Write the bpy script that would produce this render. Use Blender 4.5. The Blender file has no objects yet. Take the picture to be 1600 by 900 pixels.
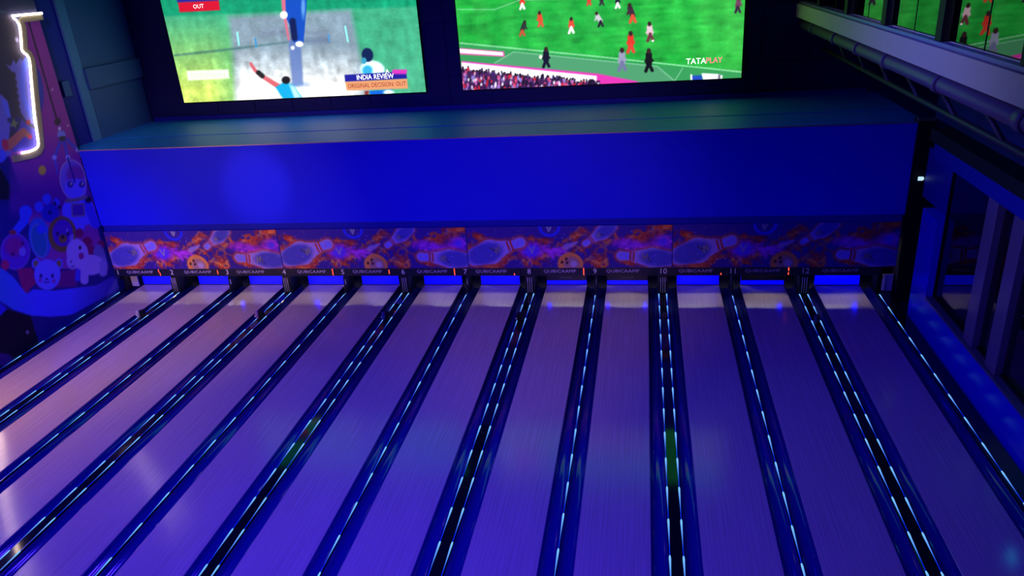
import bpy, bmesh, math, random
import numpy as np
from mathutils import Vector, Matrix, Quaternion

random.seed(7)
SC = bpy.context.scene
COL = SC.collection

# ------------------------------------------------------------------ camera
CAM = np.array([4.52917521, -15.7422676, 7.76122444])
YAW, PITCH, ROLL, FPX = 0.188918662, 0.404145845, -0.0734766152, 1177.73597


def cam_axes():
    cy, sy, cp, sp = math.cos(YAW), math.sin(YAW), math.cos(PITCH), math.sin(PITCH)
    f = np.array([-sy * cp, cy * cp, -sp])
    r = np.array([cy, sy, 0.0])
    u = np.cross(r, f)
    c, s = math.cos(ROLL), math.sin(ROLL)
    return c * r + s * u, -s * r + c * u, f


CR, CU, CF = cam_axes()
cd = bpy.data.cameras.new('camera')
cd.sensor_width = 36.0
cd.lens = FPX * 36.0 / 1600.0
cd.clip_end = 200
cam = bpy.data.objects.new('camera', cd)
COL.objects.link(cam)
M3 = Matrix([[CR[i], CU[i], -CF[i]] for i in range(3)])
cam.matrix_world = Matrix.Translation(Vector(CAM)) @ M3.to_4x4()
SC.camera = cam

# ------------------------------------------------------------------ world, exposure
SC.view_settings.view_transform = 'Standard'
SC.view_settings.look = 'None'
SC.view_settings.gamma = 1.0
SC.view_settings.exposure = 0.0
SC.view_settings.use_curve_mapping = False
SC.cycles.use_denoising = True
SC.cycles.max_bounces = 8
SC.cycles.sample_clamp_indirect = 6.0
SC.cycles.blur_glossy = 0.5
w = bpy.data.worlds.new('world')
SC.world = w
w.use_nodes = True
w.node_tree.nodes['Background'].inputs[0].default_value = (0.02, 0.02, 0.2, 1)
w.node_tree.nodes['Background'].inputs[1].default_value = 0.1


# ------------------------------------------------------------------ lamps of the hall and added fill lights
def area(name, loc, target, size, size_y, power, color, spread=180):
    l = bpy.data.lights.new(name, 'AREA')
    l.shape = 'RECTANGLE'
    l.size, l.size_y = size, size_y
    l.energy = power
    l.color = color
    l.spread = math.radians(spread)
    o = bpy.data.objects.new(name, l)
    COL.objects.link(o)
    o.location = loc
    o.rotation_euler = (Vector(target) - Vector(loc)).to_track_quat('-Z', 'Y').to_euler()
    return o


def spot(name, loc, target, power, color, angle, blend=0.6, radius=0.15):
    l = bpy.data.lights.new(name, 'SPOT')
    l.energy = power
    l.color = color
    l.spot_size = math.radians(angle)
    l.spot_blend = blend
    l.shadow_soft_size = radius
    o = bpy.data.objects.new(name, l)
    COL.objects.link(o)
    o.location = loc
    o.rotation_euler = (Vector(target) - Vector(loc)).to_track_quat('-Z', 'Y').to_euler()
    return o


VIOLET = (0.050, 0.018, 1.0)
area('ceiling_flood', (-6.0, -8.5, 9.2), (-6.0, -6.5, 0), 2.5, 1.2, 250, VIOLET, 125)
area('ceiling_flood', (0.0, -9.5, 9.2), (0.0, -8.0, 0), 2.5, 1.2, 400, VIOLET, 125)
area('ceiling_flood', (3.6, -11.0, 9.2), (3.2, -10.0, 0), 2.5, 1.2, 210, VIOLET, 125)
spot('wall_wash', (1.5, -15.5, 7.0), (0.5, 1.75, 2.9), 3200, (0.005, 0.005, 1.0), 40, 1.0, 0.4)
spot('wall_wash', (-3.0, -15.5, 7.0), (-5.5, 1.75, 2.9), 720, (0.005, 0.005, 1.0), 44, 1.0, 0.4)
spot('mural_blue_fill', (-4.0, -8.0, 8.6), (-10.1, -0.3, 0.9), 3200, (0.05, 0.02, 1.0), 40, 0.9, 0.3)  # added blue fill to brighten the lower mural and plinth
spot('mural_pink_fill', (-5.0, -6.0, 9.2), (-10.1, 0.6, 6.0), 1500, (1.0, 0.5, 0.62), 34, 0.9, 0.3)  # added pink fill, lifts the purple of the mural around the neon
spot('wall_patch_fill', (-3.5, -10.0, 9.0), (-5.3, 1.75, 3.0), 2600, (1.0, 0.85, 0.8), 10, 0.8, 0.1)  # added spot, imitates a pale reflected patch on the blue wall
area('side_wash', (3.0, -5.0, 8.8), (10.35, -2.0, 1.5), 1.5, 0.6, 70, (0.01, 0.005, 1.0), 90)
spot('mask_spot', (-5.5, -15.0, 6.2), (-6.6, 1.75, 1.5), 4600, (1.0, 0.62, 0.5), 32, 1.0)
spot('mask_spot', (3.0, -15.0, 6.2), (2.0, 1.75, 1.4), 1700, (1.0, 0.56, 0.5), 36, 1.0)
spot('balcony_fill', (-4.0, -8.0, 9.0), (8.4, -3.5, 6.2), 850, (0.42, 0.38, 1.0), 34, 1.0, 0.3)  # added lavender fill to lighten the balcony fascia
area('upper_room_fill', (11.4, -3.0, 9.3), (12.5, -3.0, 6.4), 5.0, 1.0, 1100, (0.42, 0.5, 1.0), 150)  # unseen fill added for the bluish haze behind the upper glass
area('left_lane_fill', (-9.8, -5.6, 3.4), (-9.0, -3.6, 0), 0.8, 0.8, 120, (1.0, 0.52, 0.32))  # unseen warm fill added for the neon-like glow on the left lanes


# ------------------------------------------------------------------ photo <-> plane (used only to lay out flat prints and screens)
def ray(x, y):
    return CF + CR * ((x - 800) / FPX) + CU * ((450 - y) / FPX)


def on_plane(x, y, axis, val):
    d = ray(x, y)
    return CAM + d * ((val - CAM[axis]) / d[axis])


def project(P):
    d = P - CAM
    z = d @ CF
    return 800 + FPX * (d @ CR) / z, 450 - FPX * (d @ CU) / z


# ------------------------------------------------------------------ materials
def lin(c):
    a = np.asarray(c, float) / 255.0
    return np.where(a <= 0.04045, a / 12.92, ((a + 0.055) / 1.055) ** 2.4)


def mat(name, color, rough=0.5, metal=0.0, noise=0.12, scale=6.0, spec=0.5, stretch=None, emit=None, estr=1.0, coat=0.0):
    m = bpy.data.materials.new(name)
    m.use_nodes = True
    nt = m.node_tree
    b = nt.nodes['Principled BSDF']
    b.inputs['Roughness'].default_value = rough
    b.inputs['Metallic'].default_value = metal
    b.inputs['Specular IOR Level'].default_value = spec
    b.inputs['Coat Weight'].default_value = coat
    c = (color[0], color[1], color[2], 1)
    if noise > 0:
        tc = nt.nodes.new('ShaderNodeTexCoord')
        n = nt.nodes.new('ShaderNodeTexNoise')
        n.inputs['Scale'].default_value = scale
        n.inputs['Detail'].default_value = 4
        src = tc.outputs['Object']
        if stretch:
            mp = nt.nodes.new('ShaderNodeMapping')
            mp.inputs['Scale'].default_value = stretch
            nt.links.new(src, mp.inputs[0])
            src = mp.outputs[0]
        nt.links.new(src, n.inputs['Vector'])
        mx = nt.nodes.new('ShaderNodeMix')
        mx.data_type = 'RGBA'
        mx.inputs[6].default_value = tuple(v * (1 - noise) for v in color[:3]) + (1,)
        mx.inputs[7].default_value = tuple(min(1, v * (1 + noise)) for v in color[:3]) + (1,)
        nt.links.new(n.outputs['Fac'], mx.inputs[0])
        nt.links.new(mx.outputs[2], b.inputs['Base Color'])
    else:
        b.inputs['Base Color'].default_value = c
    if emit is not None:
        b.inputs['Emission Color'].default_value = tuple(emit) + (1,)
        b.inputs['Emission Strength'].default_value = estr
    return m


def mat_attr(name, rough=0.5, emission=None, spec=0.5, grain=0.0, coat=0.0):
    """colour printed (or shown on a screen) through the mesh's 'print' colour attribute"""
    m = bpy.data.materials.new(name)
    m.use_nodes = True
    nt = m.node_tree
    b = nt.nodes['Principled BSDF']
    a = nt.nodes.new('ShaderNodeAttribute')
    a.attribute_name = 'print'
    out = a.outputs['Color']
    if grain > 0:
        tc = nt.nodes.new('ShaderNodeTexCoord')
        n = nt.nodes.new('ShaderNodeTexNoise')
        n.inputs['Scale'].default_value = 9
        n.inputs['Detail'].default_value = 6
        nt.links.new(tc.outputs['Object'], n.inputs['Vector'])
        mr = nt.nodes.new('ShaderNodeMapRange')
        mr.inputs[3].default_value = 1 - grain
        mr.inputs[4].default_value = 1 + grain
        nt.links.new(n.outputs['Fac'], mr.inputs[0])
        mx = nt.nodes.new('ShaderNodeVectorMath')
        mx.operation = 'SCALE'
        nt.links.new(out, mx.inputs[0])
        nt.links.new(mr.outputs[0], mx.inputs['Scale'])
        out = mx.outputs[0]
    if emission is None:
        nt.links.new(out, b.inputs['Base Color'])
    else:
        b.inputs['Base Color'].default_value = (0.01, 0.01, 0.01, 1)
        nt.links.new(out, b.inputs['Emission Color'])
        b.inputs['Emission Strength'].default_value = emission
    b.inputs['Roughness'].default_value = rough
    b.inputs['Specular IOR Level'].default_value = spec
    b.inputs['Coat Weight'].default_value = coat
    return m


def mat_lane():
    m = bpy.data.materials.new('lane_synthetic_maple')
    m.use_nodes = True
    nt = m.node_tree
    b = nt.nodes['Principled BSDF']
    tc = nt.nodes.new('ShaderNodeTexCoord')
    mp = nt.nodes.new('ShaderNodeMapping')
    mp.inputs['Scale'].default_value = (36.0, 0.55, 1.0)
    nt.links.new(tc.outputs['Object'], mp.inputs[0])
    n = nt.nodes.new('ShaderNodeTexNoise')
    n.inputs['Scale'].default_value = 1.0
    n.inputs['Detail'].default_value = 5
    nt.links.new(mp.outputs[0], n.inputs['Vector'])
    cr = nt.nodes.new('ShaderNodeValToRGB')
    cr.color_ramp.elements[0].position = 0.3
    cr.color_ramp.elements[0].color = (0.50, 0.37, 0.34, 1)
    cr.color_ramp.elements[1].position = 0.75
    cr.color_ramp.elements[1].color = (0.66, 0.52, 0.47, 1)
    nt.links.new(n.outputs['Fac'], cr.inputs[0])
    nt.links.new(cr.outputs[0], b.inputs['Base Color'])
    b.inputs['Roughness'].default_value = 0.17
    b.inputs['Specular IOR Level'].default_value = 0.6
    return m


def mat_glass(name, ior=1.45, tint=(1, 1, 1)):
    m = bpy.data.materials.new(name)
    m.use_nodes = True
    nt = m.node_tree
    nt.nodes.remove(nt.nodes['Principled BSDF'])
    out = nt.nodes['Material Output']
    t = nt.nodes.new('ShaderNodeBsdfTransparent')
    t.inputs[0].default_value = tuple(tint) + (1,)
    g = nt.nodes.new('ShaderNodeBsdfGlossy')
    g.inputs['Roughness'].default_value = 0.01
    f = nt.nodes.new('ShaderNodeFresnel')
    f.inputs['IOR'].default_value = ior
    mx = nt.nodes.new('ShaderNodeMixShader')
    nt.links.new(f.outputs[0], mx.inputs[0])
    nt.links.new(t.outputs[0], mx.inputs[1])
    nt.links.new(g.outputs[0], mx.inputs[2])
    nt.links.new(mx.outputs[0], out.inputs['Surface'])
    return m


M = {}
M['lane'] = mat_lane()
M['approach'] = mat('approach_wood', (0.45, 0.33, 0.27), 0.25, noise=0.2, scale=3, stretch=(30, 1, 1))
M['subfloor'] = mat('subfloor_black', (0.01, 0.01, 0.03), 0.6)
M['gutter'] = mat('gutter_navy_plastic', (0.012, 0.014, 0.20), 0.14, noise=0.1, spec=0.5, coat=0.3)
M['cap'] = mat('divider_cap_black', (0.004, 0.004, 0.012), 0.07, noise=0.05, spec=0.5)
M['wallblue'] = mat('painted_blue_wall', (0.008, 0.012, 0.80), 0.45, noise=0.03, scale=0.8, spec=0.15)
M['ledge'] = mat('teal_blue_board', (0.006, 0.21, 0.95), 0.5, noise=0.12, scale=2)
M['navy'] = mat('navy_panel', (0.005, 0.008, 0.14), 0.55, noise=0.1, scale=2, spec=0.2)
M['teal'] = mat('teal_side_panel', (0.015, 0.085, 0.34), 0.6, noise=0.1, scale=2)
M['black'] = mat('matt_black', (0.004, 0.004, 0.010), 0.55, noise=0.05, spec=0.25)
M['dark'] = mat('dark_ceiling', (0.006, 0.006, 0.02), 0.8, noise=0.1)
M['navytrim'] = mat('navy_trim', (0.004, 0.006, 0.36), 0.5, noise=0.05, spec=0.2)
M['bar'] = mat('number_bar_black', (0.008, 0.008, 0.03), 0.4, noise=0.05)
M['letter'] = mat('white_lettering', (0.85, 0.8, 0.9), 0.5, noise=0.0)
M['redled'] = mat('red_digit', (0.2, 0.01, 0.01), 0.5, noise=0, emit=(1.0, 0.09, 0.03), estr=1.3)
M['sweep'] = mat('lit_blue_sweep', (0.01, 0.01, 0.6), 0.4, noise=0, emit=(0.0, 0.0, 1.0), estr=1.0)
M['pale'] = mat('pale_painted_board', (0.42, 0.38, 0.62), 0.6, noise=0.1)
M['white'] = mat('white_paint', (0.85, 0.85, 0.45), 0.6, noise=0.05, scale=3)
M['steel'] = mat('brushed_steel', (0.55, 0.52, 0.56), 0.28, metal=0.9, noise=0.15, scale=3, stretch=(1, 1, 12))
M['post'] = mat('satin_post', (0.24, 0.17, 0.28), 0.3, metal=0.4, noise=0.1)
M['rod'] = mat('bright_rod', (0.75, 0.72, 0.85), 0.35, metal=0.3, noise=0)
M['can'] = mat('grey_can', (0.42, 0.40, 0.42), 0.4, metal=0.2, noise=0.1)
M['pipe'] = mat('painted_pipe', (0.14, 0.11, 0.15), 0.45, noise=0.15)
M['truss'] = mat('truss_dark_steel', (0.02, 0.016, 0.03), 0.5, metal=0.0, noise=0.15)
M['sidewall'] = mat('glossy_blue_kerb', (0.004, 0.008, 0.75), 0.22, noise=0.03, spec=0.4)
M['sill'] = mat('grey_sill', (0.10, 0.09, 0.12), 0.4, noise=0.15)
M['carpet'] = mat('red_carpet', (0.20, 0.01, 0.02), 0.9, noise=0.4, scale=14)
M['neon'] = mat('neon_warm_white', (0.8, 0.7, 0.65), 0.4, noise=0, emit=(1.0, 0.72, 0.58), estr=11.0)
M['olive'] = mat('olive_backing', (0.22, 0.23, 0.16), 0.6, noise=0.1)
M['glass'] = mat_glass('clear_glass', 3.6)
M['glassdark'] = mat_glass('tinted_glass', 2.0, (0.6, 0.6, 0.7))
M['lampwhite'] = mat('white_indicator', (0.7, 0.8, 0.8), 0.4, noise=0, emit=(0.6, 0.9, 1.0), estr=0.9)
M['purplewall'] = mat('upper_room_wall', (0.22, 0.22, 0.34), 0.7, noise=0.2)
M['led'] = mat_attr('led_strip_glow', 0.4, emission=1.35)
M['ledline'] = mat('led_channel', (0.01, 0.02, 0.3), 0.2, noise=0, emit=(0.0, 0.03, 1.0), estr=0.45)
M['bluedot'] = mat('blue_marker_lamp', (0.0, 0.0, 0.5), 0.3, noise=0, emit=(0.0, 0.0, 1.0), estr=70)
M['mask'] = mat_attr('printed_mask', 0.5, spec=0.2, grain=0.15)
M['mural'] = mat_attr('printed_mural', 0.55, spec=0.2, grain=0.06)
M['screen'] = mat_attr('led_screen', 0.4, emission=2.0, spec=0.1)


# ------------------------------------------------------------------ building helpers
def link(name, me, material=None, parent=None):
    o = bpy.data.objects.new(name, me)
    COL.objects.link(o)
    if material is not None:
        me.materials.append(material)
    if parent is not None:
        o.parent = parent
    return o


def tag(o, label=None, cat=None, group=None, kind=None):
    if label:
        o['label'] = label
    if cat:
        o['category'] = cat
    if group:
        o['group'] = group
    if kind:
        o['kind'] = kind
    return o


def thing(name, loc, label, cat, group=None):
    o = bpy.data.objects.new(name, None)
    COL.objects.link(o)
    o.location = loc
    o.empty_display_size = 0.1
    return tag(o, label, cat, group)


def copy_tree(o, parent=None):
    c = o.copy()
    COL.objects.link(c)
    if parent is not None:
        c.parent = parent
    for ch in list(o.children):
        copy_tree(ch, c)
    return c


class MB:
    """collects shapes and links them as one mesh"""

    def __init__(self):
        self.bm = bmesh.new()

    def box(self, x0, x1, y0, y1, z0, z1, bevel=0.0):
        v = [self.bm.verts.new((x, y, z)) for x in (x0, x1) for y in (y0, y1) for z in (z0, z1)]
        fs = [(0, 1, 3, 2), (4, 6, 7, 5), (0, 4, 5, 1), (2, 3, 7, 6), (0, 2, 6, 4), (1, 5, 7, 3)]
        faces = [self.bm.faces.new([v[i] for i in f]) for f in fs]
        if bevel > 0:
            edges = list({e for f in faces for e in f.edges})
            bmesh.ops.bevel(self.bm, geom=edges, offset=bevel, segments=2, affect='EDGES', profile=0.5)
        return self

    def tube(self, pts, r, seg=10, caps=True):
        pts = [Vector(p) for p in pts]
        rs = r if isinstance(r, (list, tuple)) else [r] * len(pts)
        rings = []
        ref = None
        for i, p in enumerate(pts):
            d = (pts[min(i + 1, len(pts) - 1)] - pts[max(i - 1, 0)]).normalized()
            if ref is None:
                ref = Vector((0, 0, 1)) if abs(d.z) < 0.9 else Vector((1, 0, 0))
            a = (ref - d * ref.dot(d)).normalized()
            ref = a
            b = d.cross(a)
            rings.append([self.bm.verts.new(p + (a * math.cos(2 * math.pi * k / seg) + b * math.sin(2 * math.pi * k / seg)) * rs[i]) for k in range(seg)])
        for i in range(len(rings) - 1):
            for k in range(seg):
                f = self.bm.faces.new([rings[i][k], rings[i][(k + 1) % seg], rings[i + 1][(k + 1) % seg], rings[i + 1][k]])
                f.smooth = True
        if caps:
            self.bm.faces.new(rings[0][::-1])
            self.bm.faces.new(rings[-1])
        return self

    def lathe(self, prof, seg=20, c=(0, 0, 0)):
        rings = []
        for r, z in prof:
            rings.append([self.bm.verts.new((c[0] + r * math.cos(2 * math.pi * k / seg), c[1] + r * math.sin(2 * math.pi * k / seg), c[2] + z)) for k in range(seg)])
        for i in range(len(rings) - 1):
            for k in range(seg):
                f = self.bm.faces.new([rings[i][k], rings[i][(k + 1) % seg], rings[i + 1][(k + 1) % seg], rings[i + 1][k]])
                f.smooth = True
        self.bm.faces.new(rings[0][::-1])
        self.bm.faces.new(rings[-1])
        return self

    def sweep_y(self, prof, y0, y1, closed=True, smooth=False):
        """extrude an x,z outline along y"""
        a = [self.bm.verts.new((x, y0, z)) for x, z in prof]
        b = [self.bm.verts.new((x, y1, z)) for x, z in prof]
        n = len(prof)
        for i in range(n if closed else n - 1):
            j = (i + 1) % n
            f = self.bm.faces.new([a[i], b[i], b[j], a[j]])
            f.smooth = smooth
        if closed:
            self.bm.faces.new(a)
            self.bm.faces.new(b[::-1])
        return self

    def sweep_x(self, prof, x0, x1):
        """extrude a y,z outline along x"""
        a = [self.bm.verts.new((x0, y, z)) for y, z in prof]
        b = [self.bm.verts.new((x1, y, z)) for y, z in prof]
        n = len(prof)
        for i in range(n):
            j = (i + 1) % n
            self.bm.faces.new([a[i], a[j], b[j], b[i]])
        self.bm.faces.new(a[::-1])
        self.bm.faces.new(b)
        return self

    def mesh(self, name):
        bmesh.ops.recalc_face_normals(self.bm, faces=self.bm.faces)
        me = bpy.data.meshes.new(name)
        self.bm.to_mesh(me)
        self.bm.free()
        return me

    def build(self, name, material, parent=None):
        return link(name, self.mesh(name), material, parent)


def structure(name, mb, material, parent=None):
    o = mb.build(name, material, parent)
    if parent is None:
        o['kind'] = 'structure'
    return o


def text_geo(s, size, align='CENTER', spacing=1.0, xs=1.0):
    cu = bpy.data.curves.new('lettering', 'FONT')
    cu.body = s
    cu.size = size
    cu.align_x = align
    cu.align_y = 'CENTER'
    cu.space_character = spacing
    cu.resolution_u = 2
    o = bpy.data.objects.new('lettering', cu)
    COL.objects.link(o)
    dg = bpy.context.evaluated_depsgraph_get()
    me = o.evaluated_get(dg).to_mesh()
    v = [(p.co.x * xs, p.co.y) for p in me.vertices]
    f = [tuple(p.vertices) for p in me.polygons]
    o.evaluated_get(dg).to_mesh_clear()
    bpy.data.objects.remove(o)
    bpy.data.curves.remove(cu)
    return v, f


def text_obj(name, s, size, place, material, parent, spacing=1.0, xs=1.0):
    v, f = text_geo(s, size, 'CENTER', spacing, xs)
    me = bpy.data.meshes.new(name)
    me.from_pydata([place(a, b) for a, b in v], [], f)
    return link(name, me, material, parent)


# ------------------------------------------------------------------ painter for prints and screen pictures
class Paint:
    """a colour for every vertex of a flat grid; shapes are given in the print's own drawing units"""

    def __init__(self, PX, PY, base):
        self.X, self.Y = PX, PY
        self.C = np.zeros(PX.shape + (3,))
        self.C[:] = base

    def mix(self, m, col):
        m = np.clip(m, 0, 1)[..., None]
        self.C = self.C * (1 - m) + np.asarray(col, float) * m

    def ell(self, cx, cy, rx, ry, col, rot=0, soft=1.0, a=1.0, ring=0):
        t = math.radians(rot)
        dx, dy = self.X - cx, self.Y - cy
        u = dx * math.cos(t) + dy * math.sin(t)
        v = -dx * math.sin(t) + dy * math.cos(t)
        d = (np.sqrt((u / rx) ** 2 + (v / ry) ** 2) - 1) * min(rx, ry)
        if ring:
            d = np.abs(d) - ring
        self.mix(a * np.clip(0.5 - d / soft, 0, 1), col)

    def line(self, pts, r, col, soft=1.0, a=1.0):
        best = np.full(self.X.shape, 1e9)
        n = len(pts) - 1
        rs = r if isinstance(r, (list, tuple)) else [r] * len(pts)
        for i in range(n):
            (x0, y0), (x1, y1) = pts[i], pts[i + 1]
            L = (x1 - x0) ** 2 + (y1 - y0) ** 2 + 1e-9
            t = np.clip(((self.X - x0) * (x1 - x0) + (self.Y - y0) * (y1 - y0)) / L, 0, 1)
            d = np.hypot(self.X - x0 - t * (x1 - x0), self.Y - y0 - t * (y1 - y0)) - (rs[i] + t * (rs[i + 1] - rs[i]))
            best = np.minimum(best, d)
        self.mix(a * np.clip(0.5 - best / soft, 0, 1), col)

    def poly(self, pts, col, soft=1.0, a=1.0):
        ins = np.zeros(self.X.shape, bool)
        best = np.full(self.X.shape, 1e9)
        n = len(pts)
        for i in range(n):
            (x0, y0), (x1, y1) = pts[i], pts[(i + 1) % n]
            c = ((y0 > self.Y) != (y1 > self.Y)) & (self.X < (x1 - x0) * (self.Y - y0) / ((y1 - y0) or 1e-9) + x0)
            ins ^= c
            L = (x1 - x0) ** 2 + (y1 - y0) ** 2 + 1e-9
            t = np.clip(((self.X - x0) * (x1 - x0) + (self.Y - y0) * (y1 - y0)) / L, 0, 1)
            best = np.minimum(best, np.hypot(self.X - x0 - t * (x1 - x0), self.Y - y0 - t * (y1 - y0)))
        d = np.where(ins, -best, best)
        self.mix(a * np.clip(0.5 - d / soft, 0, 1), col)

    def grad(self, m, col):
        self.mix(m, col)

    def blotch(self, amp, cx, cy, seed=1):
        rng = np.random.RandomState(seed)
        g = rng.normal(0, 1, (cy + 2, cx + 2))
        ny, nx = self.X.shape
        y, x = np.linspace(0, cy, ny), np.linspace(0, cx, nx)
        i, j = y.astype(int), x.astype(int)
        fy, fx = (y - i)[:, None], (x - j)[None, :]
        n = (g[i][:, j] * (1 - fy) * (1 - fx) + g[i + 1][:, j] * fy * (1 - fx) + g[i][:, j + 1] * (1 - fy) * fx + g[i + 1][:, j + 1] * fy * fx)
        self.C = np.clip(self.C * (1 + amp * n[..., None]), 0, 255)

    def noise(self, amp, seed=1, sx=1, sy=1):
        rng = np.random.RandomState(seed)
        n = rng.normal(0, 1, self.X.shape)
        for _ in range(sx):
            n = (n + np.roll(n, 1, 1) + np.roll(n, -1, 1)) / 1.8
        for _ in range(sy):
            n = (n + np.roll(n, 1, 0) + np.roll(n, -1, 0)) / 1.8
        self.C = np.clip(self.C + amp * n[..., None], 0, 255)


def grid_mesh(name, P, C, extra=(), hdr=False):
    """P (ny,nx,3) points, C (ny,nx,3) sRGB; extra = [(verts3d, faces, rgb)]"""
    ny, nx = P.shape[:2]
    v = P.reshape(-1, 3)
    c = lin(np.clip(C, 0, 255)).reshape(-1, 3)
    if hdr:
        lum = c @ np.array([0.3, 0.5, 0.2])
        c = c * (0.52 + 0.28 * np.clip((lum - 0.45) / 0.4, 0, 1))[:, None]
    i = np.arange(ny * nx).reshape(ny, nx)
    q = np.stack([i[:-1, :-1], i[:-1, 1:], i[1:, 1:], i[1:, :-1]], -1).reshape(-1, 4)
    faces = q.tolist()
    vs, cs = [v], [c]
    off = len(v)
    for ev, ef, rgb in extra:
        vs.append(np.asarray(ev, float))
        cs.append(np.tile(lin(rgb), (len(ev), 1)))
        faces += [tuple(k + off for k in f) for f in ef]
        off += len(ev)
    v = np.concatenate(vs)
    c = np.concatenate(cs)
    me = bpy.data.meshes.new(name)
    me.from_pydata(v.tolist(), [], faces)
    at = me.color_attributes.new('print', 'FLOAT_COLOR', 'POINT')
    at.data.foreach_set('color', np.concatenate([c, np.ones((len(c), 1))], 1).astype(np.float32).ravel())
    me.update()
    return me


# ------------------------------------------------------------------ lane layout
W, GD, GS = 1.054, 0.7057, 0.5086
lane_x0 = []
cur = 0.0
for k in range(1, 13):
    lane_x0.append(cur)
    cur += W + (GD if k % 2 == 1 else GS)
off = lane_x0[6] - GS / 2
lane_x0 = [x - off for x in lane_x0]
LANE_C = [x + W / 2 for x in lane_x0]
DIV_C = [lane_x0[0] - GS / 2] + [(lane_x0[k] + W + lane_x0[k + 1]) / 2 for k in range(11)] + [lane_x0[11] + W + GS / 2]
DIV_DOUBLE = [False] + [k % 2 == 0 for k in range(11)] + [False]
YC = 2.3
YF, YN = 2.32, -13.0           # pin end and near end of what is built of the lanes
YW = 1.75                      # plane of the mask and the blue wall
YB = 5.85                      # wall the screens hang on
ZL = 4.04                      # ledge height
XL, XR = -10.1, 10.35

# ------------------------------------------------------------------ the room
structure('floor', MB().box(-11, 14, -22, 6.1, -0.4, -0.16), M['subfloor'])
structure('floor', MB().box(-11, 10.33, -22, YN - 0.01, -0.16, 0.0), M['approach'])
structure('ceiling', MB().box(-11, 14.2, -22.2, 6.1, 9.6, 9.8), M['dark'])
wb = structure('wall_back', MB().box(-11, 14, YB, YB + 0.2, -0.16, 9.6), M['navy'])
mbp = MB()
for x in [-9.5 + 1.22 * i for i in range(17)]:
    mbp.box(x, x + 1.19, YB - 0.03, YB, ZL + 0.16, 4.95)
    mbp.box(x, x + 1.19, YB - 0.03, YB, 4.98, 6.4)
    mbp.box(x, x + 1.19, YB - 0.03, YB, 6.43, 9.5)
mbp.build('cladding', M['navy'], wb)
structure('baseboard_back', MB().box(-10.5, 10.3, YB - 0.10, YB - 0.03, ZL, ZL + 0.12), M['navytrim'])
structure('wall_front', MB().box(-11, 14, -22.2, -22.0, -0.16, 9.6), M['dark'])
wl = structure('wall_left', MB().box(-10.85, -10.6, -22, YB, -0.16, 9.6), M['navy'])
wlp = MB()
wlp.box(-10.6, -10.57, 3.2, YB - 0.1, ZL, 9.5)
wlp.build('panel', M['teal'], wl)
wlt = MB()
wlt.box(-10.6, -10.52, 2.97, 3.30, ZL, 9.5, 0.008)
wlt.build('upright', mat('teal_upright', (0.04, 0.20, 0.50), 0.6, noise=0.1), wl)
wlb = MB()
wlb.box(-10.57, -10.46, 3.31, YB - 0.1, 5.40, 5.95, 0.01)
wlb.build('batten', M['teal'], wl)
# the mural board stands in front of the left wall, the shaded upright strip lies beyond its end
mural_board = structure('wall_left', MB().box(-10.6, XL - 0.012, -14.0, YW, -0.16, 9.6), M['navytrim'])
MB().box(-10.6, -10.585, YW + 0.002, 2.968, ZL, 9.5).build('strip', M['navytrim'], wl)  # stretch of wall in shade, the shade put into its navy colour
structure('wall_left', MB().box(-10.6, XL - 0.012, YW + 0.001, 2.96, -0.16, ZL - 0.02), M['navy'])

# the blue front of the pinsetter enclosure, its ledge and trims
structure('wall_middle', MB().box(-10.08, XR - 0.01, YW, YW + 0.14, 1.98, ZL), M['wallblue'])
structure('trim_1', MB().box(-10.08, XR - 0.01, YW - 0.012, YW + 0.02, ZL, ZL + 0.025, 0.004),
          mat('pinkish_metal_edge', (0.42, 0.25, 0.40), 0.35, metal=0.5, noise=0.1))
structure('trim_2', MB().box(-10.05, 10.31, YW + 0.03, YW + 0.14, 1.80, 1.98), M['navytrim'])
lg = structure('ledge_slab', MB().box(-10.58, XR + 0.2, YW + 0.021, 3.27, ZL - 0.15, ZL), M['ledge'])
MB().box(-10.58, XR + 0.2, 3.27, 3.36, ZL - 0.15, ZL - 0.12).build('groove', M['navy'], lg)
MB().box(-10.58, XR + 0.2, 3.36, YB - 0.031, ZL - 0.15, ZL).build('rear_board', M['ledge'], lg)
lg.name = 'trim_3'
structure('column_right', MB().box(XR + 0.005, XR + 0.36, YW - 0.06, YW + 0.3, -0.16, ZL + 0.06), M['black'])
structure('trim_4', MB().box(XR - 0.03, XR + 0.34, YW - 0.10, YW + 0.02, ZL + 0.061, ZL + 0.12), M['steel'])

# right side: low kerb wall, sill, posts, glazing, bulkhead
XG = XR + 0.16
structure('wall_right', MB().box(XR, XR + 0.42, -14, 0.74, -0.16, 0.74), M['sidewall'])
structure('trim_5', MB().box(XR - 0.01, XR + 0.46, -14, -0.14, 0.741, 0.79, 0.01), M['sill'])
structure('wall_right', MB().box(XR, XR + 0.42, -0.13, 0.74, 0.741, 2.45), M['sidewall'])
structure('wall_right', MB().box(XR + 0.25, XR + 0.42, -0.13, 1.6, 2.451, 3.55), M['navytrim'])
structure('wall_right', MB().box(XR + 0.02, XR + 0.42, -14, 0.70, 3.551, 3.92), M['navytrim'])
structure('wall_right', MB().box(XR - 0.10, XR + 0.45, -14, 0.66, 3.921, 4.16), M['black'])
structure('wall_right', MB().box(XR + 0.3, XR + 0.42, -14, YW - 0.061, 4.161, 6.0), M['navy'])
ypanes = [-0.14, -2.25, -3.25, -5.5, -7.9, -10.3, -12.7]
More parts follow.
